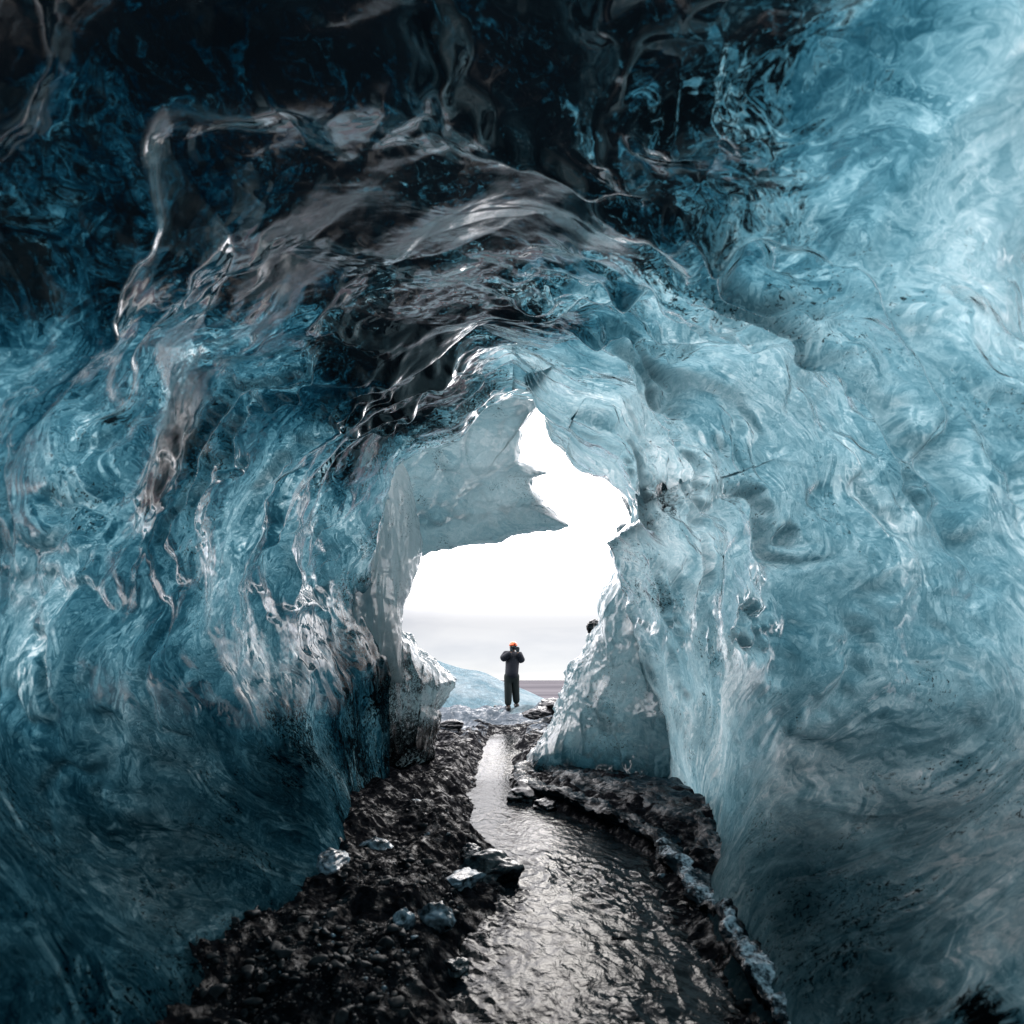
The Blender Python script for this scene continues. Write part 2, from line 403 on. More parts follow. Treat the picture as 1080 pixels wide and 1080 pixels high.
rings = [R_rim,
         None,
         R_rib,
         world_ring(3.3, -2.15, 2.40, 3.80, -0.7),
         world_ring(2.1, -2.00, 2.20, 3.36, -0.7),
         world_ring(1.0, -1.90, 2.05, 3.20, -0.7),
         world_ring(-0.5, -2.0, 2.1, 3.2, -0.7),
         world_ring(-2.5, -1.9, 1.9, 2.8, -0.7),
         world_ring(-4.5, -1.2, 1.2, 2.6, -0.3),
         world_ring(-5.2, -0.1, 0.1, 1.5, 1.3)]
mid = 0.5 * (R_rim + R_rib); cen = np.array([0.0, 0, 2.0])
rad = mid - cen; rad[:, 1] = 0
rings[1] = mid + 0.07 * rad        # the passage swells a little between rim and rib
# outside of the rim: the ice folds round and becomes the glacier's front
rad0 = R_rim - np.array([0, 0, 1.6]); rad0[:, 1] = 0; rn = rad0 / np.linalg.norm(rad0, axis=1)[:, None]
lip = [R_rim + rn * a + np.array([0, b, 0]) for a, b in ((8.0, 1.5), (4.0, 0.9), (1.5, 0.7), (0.45, 0.50), (0.08, 0.22))]
allr = np.array(lip + rings)
nrow = [3, 8, 20, 30, 24, 190, 200, 190, 170, 110, 30, 20, 12, 6]
rows = []; K = len(allr)
for i in range(K - 1):
    p0 = allr[max(i - 1, 0)]; p1 = allr[i]; p2 = allr[i + 1]; p3 = allr[min(i + 2, K - 1)]
    if i == 4: p0 = 2 * p1 - p2
    for t in np.linspace(0, 1, nrow[i], endpoint=False):
        # limited Catmull-Rom
        m1 = 0.5 * (p2 - p0) * 0.8; m2 = 0.5 * (p3 - p1) * 0.8
        if i <= 5: m1 = (p2 - p1) * 0.8
        if i <= 4: m2 = (p2 - p1) * 0.8
        rows.append((2*t**3-3*t**2+1)*p1 + (t**3-2*t**2+t)*m1 + (-2*t**3+3*t**2)*p2 + (t**3-t**2)*m2)
rows.append(allr[-1])
S = np.array(rows)
rim_row = sum(nrow[:5])
L = np.concatenate([[0], np.cumsum(np.linalg.norm(np.diff(S, axis=0), axis=2).mean(1))]); L -= L[rim_row]
Lg = np.repeat(L[:, None], NPHI, 1)
cph = np.cos(phis)[None, :] + 0 * Lg; sph = np.sin(phis)[None, :] + 0 * Lg
N = grid_normals(S, True)
inward = np.array([0, 0, 1.6]) - S; inward[..., 1] = 0
sg = np.sign((N * inward).sum(-1, keepdims=True)); N = N * np.where(sg == 0, 1, sg)
# flow coordinates lean: folds run round the vault and trail outwards as they come down
R_ = 2.3
lean = 1.1 * (1 - np.abs(sph)) * 0 + 0.9 * (1 - sph)
wp = fbm(S[..., 0] * .7, S[..., 1] * .7, S[..., 2] * .7, 3)
Lf = Lg + lean * 0.8 + 0.38 * wp
FX, FY, FZ = R_ * cph, R_ * sph, Lf
FLOW = np.stack([FX, FY, FZ], -1)
X_, Y_, Z_ = S[..., 0], S[..., 1], S[..., 2]
vault = sstep(-0.1, 0.7, sph)                      # 1 overhead, 0 on the walls
lowf = sstep(-0.2, 1.5, Z_)
w1 = perlin(X_ * .8 + 11, Y_ * .8, Z_ * .8); w2 = perlin(X_ * .8, Y_ * .8 + 23, Z_ * .8)
h = 0.20 * perlin(X_ * .6, Y_ * .6, Z_ * .6) * (0.35 + 0.65 * lowf)
h += 0.09 * perlin(X_ * 1.3 + .5 * w1, Y_ * 1.3 + .5 * w2, Z_ * 1.1) * (0.4 + 0.6 * lowf)
n_r = perlin(FX * .40 + .5 * w1, FY * .40 + .5 * w2, FZ * 1.0 + .6 * w1)
h += (0.05 + 0.10 * vault) * np.exp(-(n_r * 3.0) ** 2) * sstep(-0.3, 0.4, perlin(FX * .6 + 9, FY * .6, FZ * .6)) * (0.25 + 0.75 * lowf)
f1, f2 = worley(X_ * 1.1 + 0.6 * w1, Y_ * 1.1 + .6 * w2, Z_ * 1.0 + .4 * wp)
h += (0.04 + 0.13 * vault) * (1 - np.minimum(1, f1) ** 2)
g1 = fbm(X_ * 2.2, Y_ * 2.2, Z_ * 2.2, 3)
f1b, _ = worley(X_ * 2.6 + .6 * g1, Y_ * 2.2 + .6 * w2, Z_ * 2.4 + .5 * w1)
h += (0.008 + 0.028 * vault) * (1 - np.minimum(1, f1b) ** 2)
h += 0.018 * g1 * (0.5 + 0.5 * vault)
# narrow curled lips: they catch the daylight of the mouth as thin bright lines
n_l = perlin(FX * .55 + .8 * w1 + 70, FY * .55 + .8 * w2, FZ * 1.5 + .9 * w1 + .5 * g1)
h += (0.065 + 0.06 * sstep(0.1, 0.5, cph) + 0.055 * vault) * np.exp(-(n_l * 5.0) ** 2) * sstep(-0.1, 0.35, perlin(FX * .7, FY * .7 + 50, FZ * .8)) * sstep(0.6, 1.6, Z_)
n_m = perlin(FX * 1.1 + .6 * w2 + 20, FY * 1.1 + .5 * w1, FZ * 2.6 + 1.2 * w2 + .5 * g1)
h += (0.018 + 0.028 * sstep(0.1, 0.5, cph) + 0.015 * vault) * np.exp(-(n_m * 4.0) ** 2) * sstep(0.0, 0.4, perlin(FX * .9 + 33, FY * .9, FZ)) * sstep(0.6, 1.6, Z_)
# sparse melt flutes running down and outwards from the mouth
fq = X_ * .4 + 60 + .25 * g1
fl = np.exp(-(5.0 * perlin(fq, Y_ * 1.7 + 1.1 * (Z_ - 2) + .6 * w1, Z_ * .35)) ** 2)
h += (0.085 + 0.05 * (cph > 0)) * fl * sstep(0.0, 0.35, perlin(X_ * .5, Y_ * .9 + 4, Z_ * .5 + 8)) * sstep(0.5, 1.6, Z_)
g3 = fbm(X_ * 7, Y_ * 7, Z_ * 7, 3, 0.55)
h += 0.004 * g3
damp = np.clip((Lg - 0.0) / 0.9, 0, 1); damp = 0.22 + 0.78 * damp
damp = np.where(Lg < -0.05, 0.22 + np.clip(-Lg, 0, 1), damp)
# rim raggedness
h = h * damp * (1 - vault * 0.20 * sstep(3.6, 1.5, Y_))
h += 0.03 * perlin(S[..., 0] * 7, S[..., 1] * 7, S[..., 2] * 7) * np.exp(-np.abs(Lg) / 0.3)
S2 = S + N * (h - 0.10 * damp)[..., None]
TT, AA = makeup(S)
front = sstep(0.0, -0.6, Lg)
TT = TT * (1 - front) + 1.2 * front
cave = grid_mesh('glacier', S2, M_ICE, wrap=True, flip=bool(sg[rim_row + 50:rim_row + 500].mean() < 0), attrs={'flow': FLOW, 'thick_tone': TT, 'ash': AA, 'wet': np.maximum(vault, 0.5 * sstep(1.3, 2.3, Z_)), 'grit': 1 - sstep(0.9, 2.7, S[..., 2] + 0.4 * wp + 0.2 * cph)})
tag(cave, 'vaulted blue glacier ice cave walls with dark ash-streaked ceiling', kind='structure')

# ------------------------------------------------------------------ free-standing ice masses near the mouth
def ice_solid(name, poly, centre, Yfun, thick_tone, mat, nph=700, nr=150, amp=0.08, frq=1.6, th=None, ash=None, bulge=1.0, rag=0.02, stretch=(1, 1, 1)):
    """closed solid whose outline has its own distance, real size and thickness"""
    c = np.array(centre, float)
    ph = np.linspace(0, 2 * np.pi, nph, endpoint=False)
    rho = ray_poly(poly, c, ph); rho = circ_smooth(rho, 2)
    # radial parameter over front then back
    tf = np.sin(np.linspace(0, 1, nr) * np.pi / 2)
    tt = np.concatenate([tf, tf[::-1][1:]]); side = np.concatenate([np.full(nr, -1.0), np.full(nr - 1, 1.0)])
    T = tt[:, None]; SD = side[:, None]
    px = c[0] + T * rho * np.cos(ph); py = c[1] - T * rho * np.sin(ph)
    Y = Yfun(px, py) + SD * 0.5 * thick_tone * bulge * np.sqrt(np.maximum(0, 1 - T ** 4))
    P = unproj(px, py, Y)
    sx, sy, sz = stretch
    n = fbm(P[..., 0] * frq * sx, P[..., 1] * frq * sy, P[..., 2] * frq * sz, 4)
    r = (1 - np.minimum(1, 2 * np.abs(perlin(P[..., 0] * frq * 1.3 * sx + 5, P[..., 1] * frq * sy, P[..., 2] * frq * .8 * sz)))) ** 1.5
    f1, _ = worley(P[..., 0] * frq * 2 * sx, P[..., 1] * frq * 2 * sy, P[..., 2] * frq * 1.6 * sz)
    hh = amp * (n + 0.7 * r + 0.9 * f1 ** 1.6)
    P[..., 1] += SD * hh * (1 - T ** 6)
    e = T ** 8
    P[..., 0] += e * rag * fbm(P[..., 0] * 6, P[..., 1] * 6, P[..., 2] * 6, 3)
    P[..., 2] += e * rag * fbm(P[..., 0] * 6 + 9, P[..., 1] * 6, P[..., 2] * 6, 3)
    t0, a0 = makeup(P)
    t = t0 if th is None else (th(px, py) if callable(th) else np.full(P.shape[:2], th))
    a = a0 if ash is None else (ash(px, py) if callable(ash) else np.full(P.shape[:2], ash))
    nn = grid_normals(P[10:nr // 2], True)[..., 1].mean()
    return grid_mesh(name, P, mat, wrap=True, flip=bool(nn > 0), attrs={'thick_tone': t + 0 * P[..., 0], 'ash': a + 0 * P[..., 0], 'flow': P})

SLAB = [(565, 419), (554, 438), (549, 468), (550, 486), (563, 490), (577, 499), (573, 502), (562, 503), (560, 512), (575, 531),
        (601, 556), (575, 560), (545, 563), (522, 573), (480, 577), (455, 582), (440, 588), (400, 600), (340, 590), (350, 470), (440, 400), (530, 370), (585, 380), (590, 400), (576, 415)]
slab = ice_solid('ice_arch', SLAB, (500, 512), lambda x, y: 8.4 + 0 * x - (x - 500) * 0.004, 0.7, M_ICE_FAR, amp=0.11, frq=1.5, th=lambda x, y: 0.62 + 0.10 * np.sin(x * .05 + y * .02), ash=0.12, rag=0.03)
COL = [(444, 560), (445, 583), (438, 608), (431, 628), (425, 640), (423, 668), (425, 720), (360, 740), (350, 620), (370, 540), (410, 470), (432, 500)]
colm = ice_solid('ice_column', COL, (405, 620), lambda x, y: 8.0 - (440 - x) * 0.012, 0.6, M_ICE_FAR, amp=0.09, frq=1.8, th=0.35, ash=0.05, rag=0.02, stretch=(1.8, 1, .5))
tag(colm, 'glossy fluted ice column between the left wall and the hanging slab', 'ice column')
tag(slab, 'pale translucent ice slab hanging across the upper left of the cave mouth', 'ice arch')

BUTT = [(646, 611), (633, 626), (632, 657), (625, 661), (615, 690), (605, 696), (600, 703), (597, 716), (590, 738), (581, 765), (563, 790),
        (550, 812), (548, 826), (560, 840), (620, 880), (720, 900), (740, 760), (720, 600), (665, 585), (652, 596)]
butt = ice_solid('ice_buttress', BUTT, (645, 750), lambda x, y: 8.9 - (x - 600) * 0.010 - (y - 700) * 0.001, 1.3, M_ICE_FAR, amp=0.16, frq=1.9,
                 th=lambda x, y: 0.72 + 1.9 * sstep(770, 830, y + 0.15 * (600 - x)), ash=lambda x, y: 0.05 + 0.65 * sstep(785, 815, y - (x - 560) * 0.25), rag=0.05)
tag(butt, 'jagged pale blue ice buttress on the right side of the cave mouth', 'ice wall')

FIN = [(428, 668), (436, 672), (446, 688), (458, 697), (468, 706), (482, 716), (479, 724), (470, 735), (463, 748), (464, 765), (455, 800),
       (360, 840), (340, 700), (380, 640)]
fin = ice_solid('ice_fin', FIN, (420, 735), lambda x, y: 9.0 - (480 - x) * 0.012, 0.9, M_ICE_FAR, amp=0.14, frq=2.2,
                th=0.6, ash=lambda x, y: 0.45 + 0.3 * sstep(740, 780, y), rag=0.05, stretch=(1.6, 1, .6))
tag(fin, 'pointed fin of ash-streaked ice jutting from the left side of the cave mouth', 'ice fin')

# ------------------------------------------------------------------ floor
def onplane(px, py, z=0.0):
    a = (px - 540) / FPX; b = (540 - py) / FPX
    dy = CP - b * SP; dz = SP + b * CP
    t = (z - CAMZ) / dz
    return a * t, dy * t
def zg(Y): return 0.25 * sstep(8.5, 12.0, Y) + 0.27 * sstep(12.0, 15.6, Y)
EL = [(455, 1080), (470, 1000), (500, 960), (520, 915), (492, 865), (488, 835), (502, 805), (520, 780)]
ER = [(815, 1080), (765, 1000), (725, 945), (695, 900), (640, 872), (590, 852), (548, 837), (545, 810), (556, 786)]
el = np.array([onplane(*p, z=float(zg(8))) for p in EL]); er = np.array([onplane(*p) for p in ER])
el = el[np.argsort(el[:, 1])]; er = er[np.argsort(er[:, 1])]
def xl_(Y): return np.interp(Y, np.concatenate([[-6], el[:, 1], [12, 14]]), np.concatenate([[-.7], el[:, 0], [-.25, -.1]]))
def xr_(Y): return np.interp(Y, np.concatenate([[-6], er[:, 1], [12, 14]]), np.concatenate([[1.3], er[:, 0], [.45, .6]]))
def ground_h(X, Y, fine=True):
    a = xl_(Y) + 0.12 * perlin(Y * 1.3, 0 * Y, 0 * Y + 3) + 0.05 * perlin(X * 5, Y * 5, 0 * Y)
    b = xr_(Y) + 0.08 * perlin(Y * 1.5 + 7, 0 * Y, 0 * Y + 3)
    outl = a - X; outr = X - b
    o = np.maximum(outl, outr)
    bank = np.where(outl > 0, 0.13 * sstep(0, 0.28, outl) + 0.10 * sstep(0.3, 1.4, outl), 0.06 * sstep(0, 0.15, outr) + 0.1 * sstep(0.1, .8, outr))
    near = sstep(5.4, 4.2, Y) * sstep(0.5, 0.8, X - a) * 0.5
    bed = -0.10 * sstep(0, -0.25, o) * (1 - near) - 0.03 * near
    fade = 1 - sstep(11.0, 13.5, Y)
    z = zg(Y) + bank * fade + bed * fade
    rg = sstep(-0.12, 0.1, o)
    lump = 0.10 * (1 - 2 * np.abs(perlin(X * 1.6, Y * 1.1, 0 * X))) + 0.045 * fbm(X * 4, Y * 3, 0 * X + 5, 3, 0.5)
    z = z + lump * (0.15 + 0.55 * near * (o < 0) + 0.85 * rg)
    if fine:
        f1, f2 = worley(X * 9, Y * 9, 0 * X + 0.5)
        z = z + 0.030 * (0.7 - f1) * (0.3 + 0.7 * rg) * sstep(-0.3, 0.3, perlin(X * 2, Y * 2, 0 * X + 9))
        z = z + 0.014 * fbm(X * 16, Y * 16, 0 * X, 2)
    return z
def gauss_y(n, y0, y1):           # rows spaced evenly in perspective
    return 1 / np.linspace(1 / y0, 1 / y1, n)
Yr = np.concatenate([np.linspace(-5, 1.95, 40), gauss_y(720, 2.0, 13.5), np.linspace(13.6, 24, 130)])
U = np.linspace(-1, 1, 620)
Yg = np.repeat(Yr[:, None], len(U), 1)
half = 2.6 + 0.55 * np.maximum(Yg - 6.5, 0)
Xg = U[None, :] * half
ZG = ground_h(Xg, Yg)
# beyond the mouth: icy ledges, then the crest the person stands on, then it drops away
lat = sstep(11, 14, Yg)
ZG += lat * (0.09 * fbm(Xg * 1.2, Yg * .9, 0 * Xg + 2, 4) + 0.10 * np.maximum(0, perlin(Xg * .8 + 3, Yg * .5, 0 * Xg)))
ZG += lat * 0.22 * np.exp(-((Xg - 1.25) / 0.7) ** 2 - ((Yg - 14.5) / 1.2) ** 2)
ZG -= sstep(16.6, 22, Yg) * 2.5
ZG = ZG - 0.8 * sstep(4.5, 8, np.abs(Xg))
px_, py_ = onplane(0, 900), None
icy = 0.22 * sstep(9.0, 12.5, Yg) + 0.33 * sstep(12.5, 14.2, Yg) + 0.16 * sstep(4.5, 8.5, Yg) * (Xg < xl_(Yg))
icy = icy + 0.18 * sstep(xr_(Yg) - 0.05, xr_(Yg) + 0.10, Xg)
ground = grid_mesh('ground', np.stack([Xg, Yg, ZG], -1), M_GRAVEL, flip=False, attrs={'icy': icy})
tag(ground, 'black wet ash and gravel floor of the ice cave', kind='structure')
# stand spot for the person
PX, PY = 0.0, 15.5
foot = unproj(539, 749, 15.5)

# stream
Yw = np.concatenate([np.linspace(-5, 1.95, 20), gauss_y(520, 2.0, 13.6)])
Uw = np.linspace(0, 1, 300)
YW = np.repeat(Yw[:, None], len(Uw), 1)
XW = (xl_(YW) - 0.35) + Uw[None, :] * (xr_(YW) - xl_(YW) + 0.7)
ZW = zg(YW) - 0.012 + 0.0 * XW
flw = YW + 0.5 * XW
wv = 0.012 * fbm(XW * 5.5 + .6 * perlin(XW * 2, YW * 2, 0 * XW), flw * 4.2, 0 * XW + 1, 4, 0.6) + 0.010 * (1 - 2 * np.abs(perlin(XW * 8, flw * 6, 0 * XW + 4)))
calm = (0.18 + 0.82 * sstep(5.6, 4.6, YW)) * (0.35 + 0.9 * sstep(-.3, .3, perlin(XW * 1.5, YW * .8, 0 * XW + 20)))
ZW += wv * calm
stream = grid_mesh('stream', np.stack([XW, YW, ZW], -1), M_WATER)
tag(stream, 'shallow rippling meltwater stream running through the cave', kind='structure')

# far plain and ice hill
def plane_grid(name, x0, x1, ys, nx, zf, mat, ashf=None):
    Yq = np.repeat(np.asarray(ys)[:, None], nx, 1); Xq = np.linspace(0, 1, nx)[None, :]
    Xq = x0(Yq) + Xq * (x1(Yq) - x0(Yq))
    Z = zf(Xq, Yq)
    at = {'ash': (ashf(Xq, Yq) if ashf else 0 * Xq)}
    return grid_mesh(name, np.stack([Xq, Yq, Z], -1), mat, attrs=at)
plain = plane_grid('plain', lambda y: -y * 2 - 200, lambda y: y * 2 + 200, np.concatenate([[26, 30, 40, 60, 100, 200, 400, 800, 1600, 3200, 6400, 14000]]), 40,
                   lambda X, Y: -9.0 + 0 * X, M_PLAIN)
tag(plain, 'flat grey-brown outwash plain reaching the horizon', kind='structure')
def hill_z(X, Y):
    base = unproj(0, 0, 1)[..., 2] * 0
    crest = 1.78 - 0.24 * (X + 2.2)
    crest = np.where(X > -1.0, 1.49 - 0.42 * (X + 1.0), crest)
    prof = sstep(15.2, 22.5, Y) * (1 - sstep(24, 40, Y))
    n = fbm(X * .5, Y * .4, 0 * X, 5, 0.5)
    return 0.1 + (np.clip(crest, -3, 3.2) - 0.1) * prof + 0.10 * n * prof - 1.0 * (1 - sstep(14, 16, Y)) - 3 * sstep(28, 45, Y)
hill = plane_grid('ice_hill', lambda y: -14 + 0 * y, lambda y: 6 + 0 * y, np.linspace(14.6, 46, 200), 260, hill_z, M_SNOW,
                  lambda X, Y: 0.16 * (1 - sstep(15.5, 18.5, Y)) + 0 * X)
tag(hill, 'pale blue ice slope outside the cave mouth, falling to the right', kind='structure')


# ------------------------------------------------------------------ frosted ice shelf at the foot of the right wall
def frost_material():
    k = NT('frosted_shelf_ice')
    pos = k.n('NewGeometry').outputs['Position']
    fr = k.attr('frost')
    n = k.noise(pos, 7, 6, 0.65, 0.8); n2 = k.noise(pos, 38, 4, 0.7)
    lay = k.noise(k.mapv(pos, (0.6, 0.25, 9)), 2.4, 4, 0.6, 0.6)
    dk = k.mix(k.rng(lay, 0.38, 0.62), (0.002, 0.004, 0.006, 1), (0.012, 0.028, 0.038, 1))
    wh = k.mix(k.rng(n2, 0.35, 0.7), (0.30, 0.37, 0.42, 1), (0.72, 0.76, 0.80, 1))
    m = k.rng(k.math('ADD', fr, k.math('ADD', k.math('MULTIPLY', k.math('SUBTRACT', n, 0.5), 1.3), k.math('MULTIPLY', k.math('SUBTRACT', n2, 0.5), 0.8))), 0.45, 0.75)
    c = k.mix(m, dk, wh)
    bp = k.n('Bump', {'Height': k.math('MULTIPLY_ADD', n2, 0.4, k.math('ADD', n, lay)), 'Strength': 0.8, 'Distance': 0.03})
    k.surf(k.n('BsdfPrincipled', {'Base Color': c, 'Roughness': k.math('MULTIPLY_ADD', m, 0.4, 0.16), 'IOR': k.rng(n, 0.4, 0.65, 1.05, 1.35), 'Normal': bp.outputs[0]}).outputs[0])
    return k.m
M_FROST = frost_material()
YL = gauss_y(600, 1.6, 8.9)
prof = np.array([(0.30, -0.15), (0.10, -0.06), (0.05, 0.00), (0.00, 0.06), (-0.02, 0.10), (0.00, 0.125), (0.05, 0.13), (0.11, 0.12), (0.16, 0.09), (0.20, 0.07),
                 (0.25, 0.10), (0.30, 0.17), (0.36, 0.20), (0.45, 0.20), (0.52, 0.22), (0.62, 0.32), (0.80, 0.50), (1.1, 0.7)])
pf = np.array([0, 0, 0, 0, .15, .55, .6, .3, 0, -.1, -.1, 0, 0.2, .5, .75, .6, .3, .2])
tq = np.linspace(0, len(prof) - 1, 120)
ox = np.interp(tq, range(len(prof)), prof[:, 0]); oz = np.interp(tq, range(len(prof)), prof[:, 1]); of = np.interp(tq, range(len(pf)), pf)
YY = np.repeat(YL[:, None], 120, 1)
far = sstep(4.6, 6.2, YY)            # farther in, the shelf rises into a taller layered dark ledge
XX = xr_(YY) + ox * (1 + 0.6 * far) - 0.02 + 0.10 * perlin(YY * 1.6, 0 * YY + 4, 0 * YY) + 0.07 * fbm(YY * 3.2, ox * 3 + 0 * YY, oz * 4 + 0 * YY, 4)
ZZ = np.minimum(oz, 0.20 + 0 * YY + 0.3 * (1 - far)) * (1 + 0.25 * far) + zg(YY) + 0.05 * fbm(XX * 4, YY * 4, 0 * YY, 5, .6) + 0.07 * perlin(YY * 1.1, 0 * YY, 0 * YY + 8)
shelf = grid_mesh('ice_shelf', np.stack([XX, YY, ZZ], -1), M_FROST, flip=True, attrs={'frost': of * (1 - 0.95 * far) - 0.15 * far})
tag(shelf, 'low undercut ice shelf with frosted rims along the foot of the right wall', 'ice shelf')

# ------------------------------------------------------------------ loose ice and stones
M_CHUNK = simple('clear_ice_chunk', (0.30, 0.35, 0.40), 0.12, (0.01, 0.014, 0.018), 16, 0.7, 1.4, 0.02)
M_STONE = simple('wet_basalt', (0.020, 0.020, 0.023), 0.22, (0.005, 0.005, 0.006), 14, 0.6, 1.5, 0.02)
def on_ground(px, py):
    z = 0.1
    for _ in range(12):
        x, y = onplane(px, py, z)
        z = 0.5 * z + 0.5 * float(ground_h(np.array([x]), np.array([y]), False)[0])
    return np.array([x, y, z])
def lump(name, label, cat, px, py, size, mat, group=None, seed=0, squash=(1, 1, .7), at=None):
    p = on_ground(px, py) if at is None else np.array(at)
    bm = bmesh.new(); bmesh.ops.create_icosphere(bm, subdivisions=5, radius=1)
    co = np.array([v.co[:] for v in bm.verts])
    r = np.random.RandomState(seed)
    # chip planes off a ball, then roughen: angular, not round
    for _ in range(18):
        n = r.normal(size=3); n /= np.linalg.norm(n); dd = r.uniform(0.62, 0.95)
        t = co @ n; co -= np.maximum(0, t - dd)[:, None] * n * 0.95
    q = co * 1.8 + seed * 7.7
    co *= (1 + 0.20 * fbm(q[:, 0], q[:, 1], q[:, 2], 4))[:, None]
    co *= np.array(squash) * size
    for v, c in zip(bm.verts, co): v.co = c
    me = bpy.data.meshes.new(name); bm.to_mesh(me); bm.free()
    me.polygons.foreach_set('use_smooth', np.ones(len(me.polygons), bool)); me.materials.append(mat)
    o = link(bpy.data.objects.new(name, me)); o.location = (p[0], p[1], p[2] + size * squash[2] * 0.12)
    o.rotation_euler = (0, 0, r.uniform(0, 6.28))
    return tag(o, label, cat, group)
IG, SG = 'clear ice chunks stranded on the black gravel', 'dark wet stones around the stream'
for i, (px, py, sz, sq, lab) in enumerate([
    (424, 974, .085, (1.1, .8, .75), 'smaller left one of two clear ice chunks side by side on the gravel'),
    (458, 972, .115, (1.2, .9, .75), 'larger right one of two clear ice chunks side by side near the gravel edge'),
    (392, 902, .12, (1.2, .8, .8), 'pale rounded ice lump tucked against the foot of the left wall'),
    (350, 915, .13, (1.5, .9, .6), 'frosted ice lump at the dark base of the left wall, nearest the camera'),
    (490, 928, .12, (1.6, .8, .40), 'flat pale blue ice slab beside the stream bend on the gravel edge'),
    (438, 850, .10, (1.3, .9, .5), 'long pale ice patch of the upper gravel bank beside the left wall corner')]):
    lump('ice_chunk', lab, 'ice chunk', px, py, sz, M_CHUNK, IG, i + 3, sq)
for i, (px, py, sz, sq, lab) in enumerate([
    (512, 925, .17, (1.5, 1, .8), 'large black wet rock jutting into the stream from the left bank'),
    (497, 905, .10, (1.2, 1, .8), 'black rock just upstream of the large rock on the left bank'),
    (556, 838, .26, (1.4, 1, .6), 'broad black rock at the tip of the dark ledge in the stream bend'),
    (578, 852, .15, (1.3, 1, .6), 'small black stone half under the dark ledge by the stream bend'),
    (478, 1022, .07, (1.2, 1, .6), 'small dark stone at the stream edge near the bottom of the view'),
    (523, 1000, .06, (1.4, 1, .5), 'little dark stone poking out of the pale shallow water')]):
    lump('wet_stone', lab, 'stone', px, py, sz, M_STONE, SG, i + 30, sq)
for i, (px, py, Y, sz, lab) in enumerate([
    (583, 743, 13.6, .30, 'topmost black boulder on the icy rise right of the person'),
    (572, 748, 13.4, .22, 'middle black boulder in the short row right of the person'),
    (562, 751, 13.2, .17, 'lowest black boulder in the short row, closest to the person'),
    (476, 764, 11.6, .20, 'black stone at the foot of the pointed ice fin'),
    (522, 742, 17.0, .05, 'tiny black stone on the pale ice left of the person')]):
    lump('boulder', lab, 'boulder', 0, 0, sz, M_STONE, 'black boulders on the ice outside', i + 50, (1.5, 1, .6), at=unproj(px, py + 3, Y))
lump('embedded_stone', 'square grey stone frozen into the top edge of the right buttress', 'stone', 0, 0, .13, M_STONE, None, 79, (.9, .9, 1.0), at=unproj(627, 660, 8.7) - np.array([0, 0, .06]))

# loose grit: far too many stones to count, as two scatters
def scatter(name, n, lo, hi, mat, seed, ylo=2.3, yhi=11.5):
    r = np.random.RandomState(seed)
    bm = bmesh.new(); bmesh.ops.create_icosphere(bm, subdivisions=2, radius=1)
    base = np.array([v.co[:] for v in bm.verts]); fc = np.array([[v.index for v in f.verts] for f in bm.faces]); bm.free()
    Y = 1 / r.uniform(1 / yhi, 1 / ylo, n)
    a = xl_(Y); b = xr_(Y)
    left = r.rand(n) < 0.72
    X = np.where(left, a - np.abs(r.normal(0, .75, n)) + .12, a + r.rand(n) * (b - a) * 1.15)
    clump = perlin(X * 2.2, Y * 2.2, 0 * X + 40) > -0.05
    X, Y = X[clump], Y[clump]; m = len(X)
    sz = np.clip(lo * np.exp(r.exponential(0.55, m)), lo, hi)
    Z = ground_h(X, Y)
    wet = Z > zg(Y) - 0.02
    X, Y, Z, sz = X[wet], Y[wet], Z[wet], sz[wet]; m = len(X)
    ang = r.uniform(0, 6.28, m); sq = np.stack([r.uniform(.8, 1.4, m), r.uniform(.6, 1.1, m), r.uniform(.35, .8, m)], -1)
    V = np.repeat(base[None], m, 0)
    for _ in range(8):
        nn = r.normal(size=(m, 1, 3)); nn /= np.linalg.norm(nn, axis=2, keepdims=True); dd = r.uniform(.3, .75, (m, 1))
        V = V - np.maximum(0, (V * nn).sum(-1) - dd)[..., None] * nn
    V = V * sq[:, None, :] * sz[:, None, None]
    c, s_ = np.cos(ang)[:, None], np.sin(ang)[:, None]
    V = np.stack([V[..., 0] * c - V[..., 1] * s_, V[..., 0] * s_ + V[..., 1] * c, V[..., 2]], -1) + np.stack([X, Y, Z + sz * .15], -1)[:, None, :]
    F = (fc[None] + (np.arange(m) * len(base))[:, None, None]).reshape(-1, 3)
    me = bpy.data.meshes.new(name); V = V.reshape(-1, 3)
    me.vertices.add(len(V)); me.vertices.foreach_set('co', V.astype(np.float32).ravel())
    me.loops.add(F.size); me.loops.foreach_set('vertex_index', F.astype(np.int32).ravel())
    me.polygons.add(len(F)); me.polygons.foreach_set('loop_start', np.arange(0, F.size, 3, dtype=np.int32)); me.update(calc_edges=True)
    me.materials.append(mat)
    return tag(link(bpy.data.objects.new(name, me)), kind='stuff')
M_GRIT = simple('dark_grit', (0.022, 0.022, 0.025), 0.55, (0.006, 0.006, 0.007), 30, 0.6, 1.3, 0.01)
scatter('gravel', 12000, .0035, .040, M_GRIT, 5)
scatter('ice_grit', 500, .004, .04, M_CHUNK, 6, ylo=2.6)

